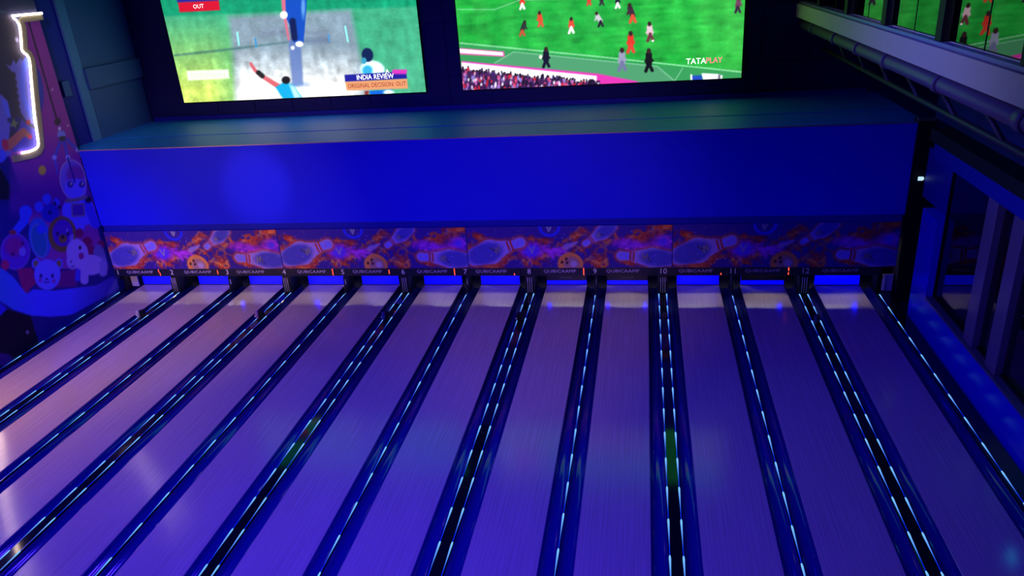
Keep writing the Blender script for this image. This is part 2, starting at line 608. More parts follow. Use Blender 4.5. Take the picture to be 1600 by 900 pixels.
for i in range(len(ypanes) - 1):
    y1, y0 = ypanes[i], ypanes[i + 1]
    wn = structure('window_%d' % (i + 1), MB().box(XG, XG + 0.012, y0 + 0.02, y1 - 0.02, 0.83, 3.51), M['glassdark'])
    fr = MB()
    fr.box(XG - 0.03, XG + 0.05, y0 + 0.001, y1 - 0.001, 0.791, 0.83)
    fr.box(XG - 0.03, XG + 0.05, y0 + 0.001, y1 - 0.001, 3.51, 3.55)
    fr.box(XG - 0.03, XG + 0.05, y0 + 0.001, y0 + 0.03, 0.83, 3.51)
    fr.box(XG - 0.03, XG + 0.05, y1 - 0.03, y1 - 0.001, 0.83, 3.51)
    fr.build('frame', M['black'], wn)
for i, y in enumerate(ypanes[1:]):
    p = structure('pillar_right', MB().box(XG - 0.12, XG + 0.14, y - 0.2, y + 0.2, 0.791, 3.55, 0.01), M['post'])
    # keep the glass clear of the pillar
structure('floor', MB().box(XR + 0.43, 14, -14, YB, -0.16, 0.35), M['carpet'])
structure('wall_side', MB().box(13.9, 14.1, -14, YB, 0.35, 9.6), M['purplewall'])

# ------------------------------------------------------------------ balcony above the right side
XBAL = 8.38
structure('balcony_slab', MB().box(XBAL, 13.9, -14, YB - 0.04, 6.04, 6.36), M['white'])
bpy.data.objects['balcony_slab'].name = 'slab'
structure('trim_6', MB().box(XBAL + 0.05, XBAL + 0.30, -14, YB - 0.05, 6.361, 6.42, 0.008),
          mat('violet_kerb', (0.30, 0.26, 0.42), 0.35, noise=0.1))
ypost = [3.55, 0.95, -1.65, -4.25, -6.85, -9.45, -12.05]
for i, y in enumerate(ypost):
    structure('column_balcony', MB().box(XBAL + 0.06, XBAL + 0.22, y - 0.12, y + 0.12, 6.421, 9.6, 0.01), M['black'])
edges = [YB - 0.06] + ypost
nw = len(ypanes)
for i in range(len(edges) - 1):
    y1 = edges[i] - (0.14 if i else 0.0)
    y0 = edges[i + 1] + 0.14
    ym = (y0 + y1) / 2
    wn = structure('window_%d' % (nw + i), MB().box(XBAL + 0.16, XBAL + 0.172, y0, ym - 0.012, 6.43, 9.55).box(XBAL + 0.16, XBAL + 0.172, ym + 0.012, y1, 6.43, 9.55), M['glass'])
    MB().box(XBAL + 0.155, XBAL + 0.177, ym - 0.011, ym + 0.011, 6.43, 9.55).build('gasket', M['black'], wn)

# ------------------------------------------------------------------ lanes
lane_groups = 'bowling lanes'
pos_word = ['between the left wall gutter and the first double gutter']
prof_lane = [(-W / 2, -0.10), (W / 2, -0.10), (W / 2, -0.006), (W / 2 - 0.006, 0.0), (-W / 2 + 0.006, 0.0), (-W / 2, -0.006)]
lane_mesh = MB().sweep_y(prof_lane, YN, YF).mesh('bowling_lane')
lane_mesh.materials.append(M['lane'])
for k in range(12):
    o = bpy.data.objects.new('bowling_lane', lane_mesh)
    COL.objects.link(o)
    o.location = (LANE_C[k], 0, 0)
    if k == 0:
        lab = 'leftmost glossy bowling lane, beside the cartoon mural, warm pinkish light on it'
    elif k == 11:
        lab = 'rightmost glossy bowling lane, beside the blue kerb wall, right of number 12'
    else:
        lab = 'glossy violet-lit bowling lane ending between numbers %d and %d on the black bar' % (k + 1, k + 2)
    tag(o, lab, 'bowling lane', lane_groups)

# LED dash: bright at the far end, thinning toward the near end
PER, TIP0 = 0.7578, 1.744


def dash_mesh():
    n = 12
    L = 0.60
    bm = bmesh.new()
    lay = None
    rings = []
    cols = []
    for i in range(n + 1):
        t = i / n
        r = 0.0135 * (1 - t) ** 0.9 + 0.003
        if i == 0:
            r = 0.010
        y = -L * t
        rings.append([bm.verts.new((r * math.cos(a), y, 0.6 * r * math.sin(a))) for a in [math.pi * j / 6 for j in range(7)]])
        c = np.array([0.16, 0.46, 1.0]) * (1 - t) ** 1.2 + np.array([0.0, 0.06, 0.9]) * (1 - (1 - t) ** 1.2) * 0.6
        cols += [c] * 7
    for i in range(n):
        for j in range(6):
            f = bm.faces.new([rings[i][j], rings[i][j + 1], rings[i + 1][j + 1], rings[i + 1][j]])
            f.smooth = True
    bm.faces.new(rings[0][::-1])
    me = bpy.data.meshes.new('light_segment')
    bm.to_mesh(me)
    bm.free()
    at = me.color_attributes.new('print', 'FLOAT_COLOR', 'POINT')
    at.data.foreach_set('color', np.concatenate([np.array(cols), np.ones((len(cols), 1))], 1).astype(np.float32).ravel())
    me.materials.append(M['led'])
    return me


DASH = dash_mesh()
GR = 0.1175


def gutter_prof(side):
    """open trough 0.235 wide, lip to lip, centred on 0"""
    p = []
    for i in range(17):
        a = math.pi * i / 16
        p.append((-math.cos(a) * (GR - 0.012), -0.012 - math.sin(a) * 0.085))
    p = [(-GR, -0.012)] + p + [(GR, -0.012)]
    q = [(x, z - 0.012) for x, z in p[::-1]]
    return p + q


GUT = MB().sweep_y(gutter_prof(1), YN, YC, smooth=True).mesh('gutter')
GUT.materials.append(M['gutter'])


def place_child(me, name, parent, loc=(0, 0, 0)):
    o = bpy.data.objects.new(name, me)
    COL.objects.link(o)
    o.parent = parent
    o.location = loc
    return o


def divider_label(k):
    if k == 0:
        return 'gutter divider with one dashed blue light line along the left mural wall'
    if k == 12:
        return 'gutter divider with one dashed blue light line along the right kerb wall'
    if DIV_DOUBLE[k]:
        return 'wide gutter divider with two dashed blue light lines running from below number %d' % (k + 1)
    return 'narrow gutter divider with one dashed blue light line running from below number %d' % (k + 1)


CAP2 = MB().sweep_y([(-0.117, -0.11), (0.117, -0.11), (0.117, 0.012), (0.105, 0.022), (-0.105, 0.022), (-0.117, 0.012)], YN, YC).mesh('cap')
CAP2.materials.append(M['cap'])
CAP1 = MB().sweep_y([(-0.0185, -0.11), (0.0185, -0.11), (0.0185, 0.014), (0.012, 0.022), (-0.012, 0.022), (-0.0185, 0.014)], YN, YC).mesh('cap')
CAP1.materials.append(M['cap'])
STRIP = MB().box(-0.007, 0.007, YN, 1.66, 0.0221, 0.0245).mesh('light_channel')
STRIP.materials.append(M['ledline'])
WALLCAP = MB().box(-0.0985, 0.245, YN, YC, -0.11, 0.022, 0.006).mesh('cap')
WALLCAP.materials.append(M['cap'])
for k in range(13):
    root = thing('gutter_divider', (DIV_C[k], 0, 0), divider_label(k), 'lane divider', 'gutter dividers between the lanes')
    if DIV_DOUBLE[k]:
        g = GD / 2 - GR
        place_child(GUT, 'gutter', root, (-g, 0, 0))
        place_child(GUT, 'gutter', root, (g, 0, 0))
        place_child(CAP2, 'cap', root)
        leds = (-0.094, 0.094)
    elif k == 0:
        place_child(GUT, 'gutter', root, (GS / 2 - GR, 0, 0))
        MB().box(-0.14, 0.018, YN, YC, -0.11, 0.022, 0.006).build('cap', M['cap'], root)
        leds = (-0.10,)
    elif k == 12:
        place_child(GUT, 'gutter', root, (-GS / 2 + GR, 0, 0))
        place_child(WALLCAP, 'cap', root, (0.08, 0, 0))
        leds = (0.045,)
    else:
        g = GS / 2 - GR
        place_child(GUT, 'gutter', root, (-g, 0, 0))
        place_child(GUT, 'gutter', root, (g, 0, 0))
        place_child(CAP1, 'cap', root)
        leds = (0.0,)
    for lx in leds:
        place_child(STRIP, 'light_channel', root, (lx, 0, 0))
        for j in range(15):
            y = TIP0 - PER * j
            if j == 0:
                y -= 0.06
            place_child(DASH, 'light_segment', root, (lx, y, 0.0235))

# ------------------------------------------------------------------ pin end: kickbacks, sweeps, number bars
for k in range(1, 12):
    if DIV_DOUBLE[k]:
        root = thing('kickback', (DIV_C[k], 1.75, 0.0345), 'black kickback housing with three bright rods under number %d' % (k + 1), 'kickback', 'kickbacks between the pin decks')
        b = MB()
        b.sweep_x([(-0.04, 0.001), (-0.04, 0.30), (0.02, 0.44), (0.60, 0.44), (0.60, 0.001)], -0.114, 0.114)
        b.build('housing', M['black'], root)
        for x in (-0.052, 0.0, 0.052):
            MB().tube([(x, -0.055, 0.01), (x, -0.055, 0.42)], 0.006, 8).build('rod', M['rod'], root)
    else:
        root = thing('kickback', (DIV_C[k], 1.75, 0.0345), 'slim black kickback fin with a curved front under number %d' % (k + 1), 'kickback', 'kickbacks between the pin decks')
        prof = [(-0.20, 0.001), (-0.16, 0.03), (-0.08, 0.10), (-0.05, 0.20), (-0.04, 0.44), (0.55, 0.44), (0.55, 0.001)]
        MB().sweep_x(prof, -0.018, 0.018).build('fin', M['black'], root)
        MB().box(0.019, 0.026, -0.03, 0.0, 0.22, 0.36).build('clip', M['rod'], root)
kl = thing('end_panel', (-9.97, 1.9, 0), 'pale lilac board closing the pin end left of lane 1', 'end panel')
MB().sweep_x([(0.0, 0.03), (0.30, 0.03), (0.36, 0.45), (0.02, 0.45)], -0.05, 0.02).build('bracket', M['black'], kl)
MB().box(0.03, 0.24, 0.2, 0.24, 0.03, 0.45, 0.01).build('board', M['pale'], kl)
kr = thing('end_panel', (10.0, 1.78, 0), 'pale violet board with a white strip closing the pin end right of lane 12', 'end panel')
MB().box(0.10, 0.335, 0.10, 0.14, 0.03, 0.45, 0.01).build('board', M['pale'], kr)
MB().box(0.10, 0.16, 0.07, 0.0999, 0.05, 0.43, 0.01).build('strip', mat('white_strip', (0.85, 0.85, 0.9), 0.5, noise=0.03), kr)
MB().box(-0.03, 0.06, 0.10, 0.5, 0.03, 0.45, 0.01).build('bracket', M['black'], kr)

for k in range(12):
    c = LANE_C[k]
    low = (k + 1) in (8, 9, 11)
    root = thing('sweep_board', (c, 2.30, 0.0), ('blue lit sweep board with dark lettered guard across lane %d' if low else 'plain blue lit sweep board across the end of lane %d') % (k + 1), 'sweep board', 'sweep boards at the pin decks')
    b = MB()
    b.box(-W / 2 + 0.01, W / 2 - 0.01, -0.02, 0.03, 0.012, 0.60, 0.006)
    b.build('board', M['sweep'], root)
    MB().box(-W / 2 + 0.01, W / 2 - 0.01, -0.03, -0.0201, 0.002, 0.02, 0.003).build('rubber_lip', M['black'], root)
    if low:
        MB().box(-W / 2 + 0.005, W / 2 - 0.005, -0.09, -0.05, 0.16, 0.52, 0.008).build('guard', M['bar'], root)
        text_obj('guard_lettering', 'QUBICAAMF', 0.06, lambda a, bb: (a, -0.092, 0.24 + bb), mat('dim_lettering', (0.12, 0.12, 0.25), 0.5, noise=0), root, 1.1, 0.9)

ZB0, ZB1 = 0.495, 0.715
red = {1: 's', 2: 'u', 4: 'i', 5: 'u', 6: 'i', 7: 'd', 8: 'i', 10: 'd', 11: 'c'}
for k in range(12):
    x0 = DIV_C[k] - 0.22 if k else -10.05
    x1 = DIV_C[k + 1] - 0.22 if k < 11 else 10.0
    root = thing('number_bar', (DIV_C[k], YW, ZB0), 'black bar with white number %d and brand lettering under the printed mask' % (k + 1), 'lane number bar', 'lane number bars under the mask')
    X = DIV_C[k]
    MB().box(x0 - X + 0.001, x1 - X - 0.001, -0.03, 0.07, 0, ZB1 - ZB0, 0.006).build('housing', M['bar'], root)
    text_obj('number', str(k + 1), 0.20, lambda a, b: (a, -0.0325, 0.115 + b), M['letter'], root)
    text_obj('brand_lettering', 'QUBICAAMF', 0.115, lambda a, b: (LANE_C[k] - X - 0.10 + a, -0.0325, 0.125 + b), mat('lilac_lettering', (0.55, 0.45, 0.75), 0.5, noise=0), root, 1.05, 1.22)
    s = red.get(k + 1)
    if s:
        b = MB()
        rx = LANE_C[k] - X + 0.50
        if s == 's':
            b.box(rx - 0.025, rx, -0.035, -0.0301, 0.11, 0.21)
            b.box(rx, rx + 0.025, -0.035, -0.0301, 0.02, 0.11)
        elif s == 'i':
            b.box(rx - 0.013, rx + 0.013, -0.035, -0.0301, 0.02, 0.21)
        elif s == 'u':
            b.box(rx - 0.013, rx + 0.013, -0.035, -0.0301, 0.06, 0.18)
        elif s == 'c':
            b.box(rx - 0.013, rx + 0.013, -0.035, -0.0301, 0.02, 0.08)
            b.box(rx - 0.013, rx + 0.013, -0.035, -0.0301, 0.12, 0.21)
        else:
            b.box(rx - 0.013, rx + 0.013, -0.035, -0.0301, 0.02, 0.07)
        b.build('red_digit', M['redled'], root)

MARK = {1: (-8.47,), 2: (-6.73,), 3: (-5.23,), 4: (-4.46,), 8: (2.06,), 9: (3.60, 4.55), 11: (7.88,), 12: (9.66,)}
for o in [o for o in COL.objects if o.name.startswith('sweep_board')]:
    k = int(min(range(12), key=lambda i: abs(LANE_C[i] - o.location.x))) + 1
    for mx_ in MARK.get(k, ()):
        MB().lathe([(0.03, -0.02), (0.034, 0.0), (0.03, 0.02), (0.012, 0.034)], 12, (mx_ - o.location.x, -0.05, 0.56)).build('marker_lamp', M['bluedot'], o)

# lamps over the pin decks, behind the mask
for k in range(12):
    area('pin_deck_lamp', (LANE_C[k], 2.62, 0.98), (LANE_C[k], 1.3, 0.0), 0.95, 0.10, 5.5, (1.0, 0.92, 0.62), 150)

# ------------------------------------------------------------------ printed mask: four boards with the same print
def mask_print():
    w_, h_ = 1470.0, 307.0
    nx, ny = 400, 84
    U, V = np.meshgrid(np.linspace(0, w_, nx), np.linspace(0, h_, ny))
    p = Paint(U, V, (58, 36, 150))
    rng = random.Random(3)
    OR, RD, YL, MG = (225, 95, 45), (170, 40, 45), (250, 170, 90), (190, 60, 235)

    def flame(pts, r, n=26, spread=26, col=None):
        for _ in range(n):
            i = rng.randrange(len(pts) - 1)
            t = rng.random()
            x = pts[i][0] * (1 - t) + pts[i + 1][0] * t + rng.gauss(0, spread)
            y = pts[i][1] * (1 - t) + pts[i + 1][1] * t + rng.gauss(0, spread * 0.7)
            a = math.atan2(pts[i + 1][1] - pts[i][1], pts[i + 1][0] - pts[i][0]) + rng.gauss(0, 0.6)
            L = rng.uniform(20, 55)
            c = col or rng.choice([OR, OR, RD, RD, YL])
            p.line([(x, y), (x + L * math.cos(a), y + L * math.sin(a)), (x + 1.5 * L * math.cos(a + 0.5), y + 1.5 * L * math.sin(a + 0.5))],
                   [r * rng.uniform(.5, 1), r * 0.6, 1.0], c, 9, rng.uniform(.22, .62))

    def pin(x, y, ang, s, bx=1.0):
        t = math.radians(ang)

        def q(u, v):
            return (x + s * (u * math.cos(t) - v * math.sin(t)), y + s * (u * math.sin(t) + v * math.cos(t)))
        edge = [q(-130, 0), q(0, 0), q(110, 0), q(170, 0), q(235, 0)]
        rr = [58 * s * bx, 82 * s * bx, 48 * s, 30 * s, 36 * s]
        p.line(edge, [v + 13 * s for v in rr], (215, 100, 70), 12, .45)
        p.line(edge, [v + 22 * s for v in rr], (200, 80, 70), 26, .55)
        p.line(edge, [v + 3 * s for v in rr], (165, 140, 235), 10, .95)
        p.ell(*q(-45, 0), 135 * s, 70 * s * bx, (72, 70, 190), ang, 26, .95)
        p.line([q(190, 0), q(235, 0)], 26 * s, (130, 120, 255), 14, .9)
        for u in (140, 165):
            p.line([q(u, -30), q(u, 30)], 7 * s, (190, 50, 50), 5, .9)
        p.line([q(20, -22), q(40, 25), q(48, -20), q(66, 20), q(72, -25)], 5 * s, (150, 140, 110), 5, .8)
        p.line([q(8, -30), q(30, 0)], 6 * s, (40, 30, 90), 5, .6)

    # flames first
    flame([(20, 120), (60, 270), (200, 290), (330, 230), (450, 140)], 16, 60, 26)
    flame([(40, 50), (140, 95)], 13, 22, 16)
    flame([(20, 150), (80, 290), (260, 290)], 14, 30, 22)
    flame([(640, 120), (740, 200), (860, 160)], 12, 24, 24)
    flame([(900, 190), (980, 210), (960, 290)], 12, 20, 16)
    flame([(1100, 120), (1220, 80)], 13, 24, 20)
    flame([(440, 85), (570, 110)], 14, 18, 14)
    flame([(380, 260), (470, 280), (420, 230)], 14, 18, 22)
    flame([(480, 270), (560, 210), (640, 190)], 16, 28, 18)
    flame([(740, 110), (800, 60), (860, 30)], 14, 24, 18)
    flame([(830, 270), (920, 250), (960, 290)], 14, 20, 18)
    flame([(960, 140), (1010, 190), (990, 280)], 14, 14, 16)
    flame([(1060, 40), (1110, 100), (1020, 115)], 12, 20, 18)
    flame([(1080, 270), (1180, 265)], 12, 16, 16)
    flame([(1230, 120), (1270, 60), (1400, 20), (1440, 10)], 17, 46, 22)
    flame([(1230, 110), (1330, 120), (1400, 60)], 15, 24, 18)
    # violet bursts
    for (cx, cy, rx, ry) in ((470, 175, 85, 62), (640, 185, 70, 26), (1140, 130, 80, 40), (1280, 160, 90, 40), (1400, 130, 70, 60)):
        p.ell(cx, cy, rx, ry, (130, 35, 225), 0, 36, .8)
        flame([(cx - rx, cy), (cx + rx, cy)], 12, 16, ry * .5, (205, 70, 240))
    p.ell(470, 178, 55, 45, (95, 60, 245), 0, 24, .9)
    p.ell(1405, 120, 30, 26, (95, 60, 245), 0, 18, .9)
    p.line([(455, 150), (475, 195), (492, 150)], 6, (160, 150, 180), 5, .8)
    # blue ring ball hanging from the top edge
    p.ell(610, 5, 68, 62, (40, 50, 255), 0, 12, .95, ring=9)
    p.line([(595, 8), (605, 35), (618, 10)], 8, (170, 175, 185), 6, .8)
    # small pin and its trail
    p.line([(720, 155), (800, 120)], [22, 8], (190, 165, 240), 12, .7)
    pin(985, 50, 147, 0.62, 1.0)
    # large pin
    pin(170, 185, -17, 1.0, 1.1)
    # yellow ball at the foot
    p.ell(750, 280, 92, 86, (235, 150, 80), 0, 10, 1)
    p.ell(760, 285, 58, 60, (160, 120, 150), 0, 20, .8)
    p.ell(775, 278, 26, 24, (190, 175, 230), 0, 12, .8)
    for hx, hy in ((722, 240), (727, 268), (690, 265)):
        p.ell(hx, hy, 9, 12, (60, 30, 40), 20, 5, .9)
    # right pin, head to the left
    pin(1330, 235, 184, 0.92, 0.95)
    # sparks
    for _ in range(90):
        x, y = rng.uniform(20, 1450), rng.uniform(15, 295)
        p.ell(x, y, rng.uniform(2, 6), rng.uniform(2, 6), rng.choice([(255, 200, 190), OR, (200, 120, 255)]), 0, 5, .5)
    p.mix(np.clip((U - 1462) / 8, 0, 1) * .6, (30, 20, 120))
    return U / w_, V / h_, p.C


PW = 20.35 / 4
Uu, Vv, Cc = mask_print()
Pm = np.stack([Uu * (PW - 0.01), np.zeros_like(Uu) - 0.041, 1.10 - Vv * 1.10], -1)
MASKP = grid_mesh('print', Pm, Cc)
MASKP.materials.append(M['mask'])
MASKB = MB().box(0, PW - 0.01, -0.04, 0.06, 0, 1.10, 0.004).mesh('board')
MASKB.materials.append(M['navytrim'])
where = ['leftmost printed mask board, above lanes 1 to 3', 'printed mask board above lanes 4 to 6', 'printed mask board above lanes 7 to 9', 'rightmost and darkest printed mask board, above lanes 10 to 12']
for i in range(4):
    root = thing('mask_board', (-10.05 + PW * i, YW, 0.717), where[i] + ', with flaming bowling pins', 'bowling mask board', 'printed masks over the pin decks')
    place_child(MASKB, 'board', root)
    place_child(MASKP, 'print', root)

# ------------------------------------------------------------------ screens
YS = 5.70


def screen_mesh(x0, x1, z0, z1, painter):
    nx, nz = 420, 236
    X, Z = np.meshgrid(np.linspace(x0, x1, nx), np.linspace(z0, z1, nz))
    P = np.stack([X, np.full_like(X, YS), Z], -1)
    px, py = project(P)
    C, extra = painter(px, py)
    return P, C, extra


def screen_text(s, px, py, size_px, rgb, tilt_px=(1.0, 0.0), xs=1.0):
    """text lying on the screen; size in photo pixels, baseline along the screen's own edge"""
    sc = 1.0 / 53.0
    v, f = text_geo(s, size_px * sc, 'CENTER', 1.0, xs)
    c = on_plane(px, py, 1, YS)
    return ([(c[0] + a, YS - 0.004, c[2] + b) for a, b in v], f, rgb)


def cricket(px, py):
    q = lambda x, y: (240 + x / 3.636, y / 3.636)
    p = Paint(px, py, (70, 185, 140))
    P_ = lambda pts: [q(*a) for a in pts]
    # lower left turns yellow green
    p.mix(np.clip((py - 20) / 120, 0, 1) * np.clip((420 - px) / 90, 0, 1), (205, 232, 110))
    p.mix(np.clip((py - 15) / 160, 0, 1) * np.clip((px - 560) / 60, 0, 1) * .4, (120, 215, 170))
    p.poly([(200, -120), (700, -140), (700, 8), (240, 26)], (25, 165, 120), 5)
    p.poly(P_([(425, 95), (1120, 55), (1170, 300), (1240, 600), (470, 620), (450, 300)]), (150, 166, 190), 10, .92)
    p.mix(np.clip((py - 70) / 75, 0, 1) * np.clip((px - 362) / 14, 0, 1) * np.clip((585 - px) / 40, 0, 1), (250, 247, 242))
    p.line(P_([(120, 315), (430, 280), (760, 240)]), [1.6, 2, 1], (70, 120, 120), 3, .7)
    p.line(P_([(620, 190), (800, 175), (980, 200)]), 5, (125, 140, 170), 8, .5)
    p.line(P_([(800, 235), (980, 230)]), 4, (105, 120, 160), 8, .6)
    p.blotch(.05, 60, 18, 3)
    p.blotch(.03, 26, 40, 4)
    p.noise(2.2, 3, 2, 1)
    # shadow of the batsman
    p.poly(P_([(765, 225), (835, 225), (850, 480), (790, 490)]), (95, 125, 205), 4, .75)
    p.ell(*q(815, 480), 16, 4, (120, 160, 225), 0, 5, .6)
    # batsman
    p.poly(P_([(700, -150), (880, -150), (868, 60), (862, 120), (852, 245), (795, 240), (772, 140), (745, 90), (730, 0)]), (25, 85, 205), 2)
    p.line(P_([(790, 120), (800, 215)]), 5, (20, 30, 80), 3, .9)
    p.ell(*q(850, 40), 3, 16, (120, 190, 255), 0, 3, .8)
    p.line(P_([(735, -30), (742, 80), (768, 225)]), [3.5, 2.5, 1.5], (230, 120, 150), 2)
    p.ell(*q(740, 85), 6, 6, (245, 240, 240), 0, 2)
    p.ell(*q(828, 250), 6, 4.5, (250, 245, 235), 0, 2)
    p.ell(*q(790, 272), 3, 3, (235, 240, 250), 0, 2)
    for a, b, c in (((475, 185), (485, 255), (140, 255, 250)), ((578, 220), (583, 265), (60, 160, 230)), ((1088, 150), (1104, 235), (140, 255, 245)), ((993, 198), (1000, 235), (80, 160, 230))):
        p.line(P_([a, b]), 1.3, c, 1.5, .95)
    # close fielder in a dark helmet
    p.ell(*q(1245, 395), 19, 14, (215, 250, 255), 10, 4)
    p.ell(*q(1215, 312), 9, 11, (20, 40, 90), -10, 2)
    p.ell(*q(1195, 345), 4, 5, (60, 170, 210), 0, 2)
    p.ell(*q(1215, 400), 8, 8, (60, 190, 240), 0, 4)
    # bowler
    p.line(P_([(552, 362), (575, 398), (612, 430), (705, 488)]), [2.2, 2.6, 3, 4], (235, 110, 120), 2)
    p.line(P_([(595, 412), (618, 432)]), 3.6, (40, 40, 45), 2)
    p.poly(P_([(692, 495), (750, 462), (800, 490), (850, 560), (745, 575), (720, 540)]), (20, 185, 245), 3)
    p.ell(*q(752, 455), 6.5, 6, (30, 30, 40), 0, 2)
    p.poly(P_([(770, 480), (800, 492), (840, 555), (800, 560)]), (245, 250, 255), 4, .7)
    # pale caption strip
    p.poly(P_([(188, 402), (425, 395), (430, 445), (195, 458)]), (240, 246, 228), 3, .85)
    for i in range(12):
        p.line(P_([(215 + i * 17, 415), (219 + i * 17, 440)]), .8, (200, 215, 190), 1.5, .9)
    # caption at the top left
    p.poly(P_([(120, -60), (365, -75), (370, 5), (135, 15)]), (50, 40, 160), 2)
    p.poly(P_([(138, 15), (370, 3), (378, 58), (148, 70)]), (225, 25, 55), 2)
    # review banner
    p.poly(P_([(1085, 425), (1434, 405), (1440, 447), (1088, 465)]), (35, 35, 165), 1.5)
    p.poly(P_([(1088, 465), (1440, 447), (1446, 503), (1096, 515)]), (240, 165, 115), 1.5)
    for i in range(5):
        p.ell(*q(1365 + i * 16, 408), 2.8, 4, (235, 60, 200), 20, 2)
    p.poly(P_([(1225, 517), (1355, 508), (1360, 535), (1230, 540)]), (20, 110, 235), 2)
    p.ell(*q(1335, 525), 8, 4, (230, 250, 255), 0, 3)
    p.poly(P_([(1198, 517), (1222, 516), (1222, 540), (1200, 542)]), (150, 60, 60), 2)
    T = [screen_text('INDIA REVIEW', 240 + 1258 / 3.636, 437 / 3.636, 10.5, (255, 255, 255), xs=.88),
         screen_text('ORIGINAL DECISION: OUT', 240 + 1268 / 3.636, 483 / 3.636, 9.4, (120, 10, 20), xs=.83),
         screen_text('OUT', 240 + 255 / 3.636, 37 / 3.636, 8.5, (255, 225, 225)),
         screen_text('A', 240 + 1328 / 3.636, 406 / 3.636, 9, (255, 255, 255))]
    return p.C, T


def football(px, py):
    q = lambda x, y: (690 + x / 3.2, y / 3.2)
    P_ = lambda pts: [q(*a) for a in pts]
    p = Paint(px, py, (38, 180, 66))
    for i in range(-8, 12):
        x0 = 60 + i * 140
        p.poly(P_([(x0, -900), (x0 + 70, -900), (x0 + 190, 260), (x0 + 120, 260)]), (62, 205, 84), 14, .5)
    p.mix(np.clip((px - 1060) / 80, 0, 1) * .35, (95, 215, 95))
    p.blotch(.06, 40, 30, 6)
    p.blotch(.05, 14, 60, 7)
    p.noise(1.2, 8, 3, 1)
    WHT = (190, 245, 215)
    # technical area and lower strip
    p.poly(P_([(90, 222), (1500, 365), (1500, 470), (90, 470)]), (60, 165, 95), 3)
    p.poly(P_([(268, 312), (362, 262), (1078, 332), (1165, 402), (1165, 470), (268, 470)]), (88, 168, 120), 4, .9)
    p.line(P_([(92, 215), (800, 285), (1500, 360)]), 1.0, WHT, 1.8, .75)
    p.line(P_([(265, 315), (360, 260), (1078, 332), (1165, 405), (1205, 342)]), .7, WHT, 1.6, .6)
    p.line(P_([(78, 47), (265, 48), (385, 2), (600, -60)]), .7, WHT, 1.6, .6)
    p.line(P_([(385, 2), (1500, -30)]), .7, WHT, 1.5, .5)
    # boards
    p.poly(P_([(90, 240), (312, 258), (316, 284), (92, 272)]), (255, 90, 180), 2)
    p.poly(P_([(90, 244), (305, 262), (308, 278), (92, 265)]), (255, 240, 250), 2)
    p.poly(P_([(100, 305), (780, 368), (985, 408), (960, 425), (100, 470)]), (240, 60, 190), 2)
    p.poly(P_([(100, 312), (775, 380), (775, 412), (100, 420)]), (255, 250, 255), 3)
    # crowd
    p.poly(P_([(95, 345), (300, 372), (560, 400), (790, 425), (790, 520), (95, 520)]), (60, 28, 80), 4, .95)
    rng = random.Random(5)
    for i in range(520):
        t = rng.random()
        x = 100 + t * 690
        top = 342 + t * 72
        y = rng.uniform(top, 470)
        c = rng.choice([(35, 25, 60), (45, 30, 70), (30, 20, 45), (235, 80, 130), (225, 120, 200), (210, 40, 60), (150, 130, 220), (90, 40, 110), (60, 40, 110), (230, 215, 245)])
        p.ell(*q(x, y), rng.uniform(1.4, 2.4), rng.uniform(2, 4), c, 0, 1.5, .95)
        if y < top + 25:
            p.ell(*q(x, y - 12), 1.3, 1.5, (30, 20, 40), 0, 1.5)

    def man(x, y, h, shirt, legs, lean=0):
        s = h / 60.0
        p.line(P_([(x + lean * s, y - 44 * s), (x, y - 22 * s)]), 2.6 * s + .3, shirt, 1.4)
        p.line(P_([(x, y - 22 * s), (x - 8 * s, y)]), 1.3 * s + .2, legs, 1.2)
        p.line(P_([(x, y - 22 * s), (x + 9 * s, y - 2 * s)]), 1.3 * s + .2, legs, 1.2)
        p.line(P_([(x + lean * s - 9 * s, y - 26 * s), (x + lean * s, y - 42 * s), (x + lean * s + 10 * s, y - 28 * s)]), .9 * s + .2, shirt, 1.2)
        p.ell(*q(x + lean * s * 1.2, y - 54 * s), 1.7 * s + .3, 2.2 * s + .3, (60, 40, 40), 0, 1.2)
    RED, BLK, GRY = (235, 60, 45), (45, 35, 50), (150, 165, 185)
    man(403, 178, 75, (50, 60, 55), (210, 90, 60), 8)
    man(495, 132, 75, (240, 85, 50), (235, 90, 60), -4)
    man(648, 165, 78, (245, 80, 60), (240, 240, 230), 0)
    man(795, 132, 72, (200, 200, 210), (45, 35, 50), -14)
    man(955, 112, 95, (70, 45, 60), (240, 90, 60), -8)
    man(1043, 205, 95, (225, 190, 205), (120, 60, 70), -2)
    man(945, 262, 105, RED, (240, 70, 60), 0)
    man(403, 45, 70, (240, 70, 50), (240, 240, 240), 0)
    man(737, 25, 60, RED, (240, 70, 60), 0)
    man(800, 25, 60, BLK, (60, 50, 60), 0)
    man(880, 40, 66, (40, 40, 60), (230, 230, 230), 0)
    man(1480, 62, 80, (120, 70, 100), (60, 45, 70), 4)
    man(522, 335, 98, (25, 25, 45), (25, 25, 50), 0)
    man(902, 352, 112, (160, 165, 195), (120, 125, 170), 0)
    man(1036, 356, 112, (25, 25, 30), (20, 20, 28), 0)
    p.ell(*q(495, 285), 2.4, 3, (245, 235, 220), 0, 1.5)
    p.ell(*q(1056, 204), 1.6, 1.6, (255, 255, 255), 0, 1.2)
    for x, y in ((300, -120), (620, -170), (840, -90), (1100, -150), (1280, -60), (420, -220)):
        man(x, y, 60, random.Random(x).choice([RED, BLK, (220, 220, 230)]), (230, 230, 230), 0)
    # red boards and a logo higher up the picture
    W3 = lambda x, z: tuple(float(v) for v in project(np.array([x, YS, z])))
    p.line([W3(2.6, 7.22), W3(4.6, 7.28)], 15, (255, 30, 60), 3)
    p.line([W3(6.1, 7.42), W3(7.1, 7.46)], 15, (255, 30, 60), 3)
    p.ell(*W3(0.45, 8.1), 34, 26, (255, 40, 120), 0, 4)
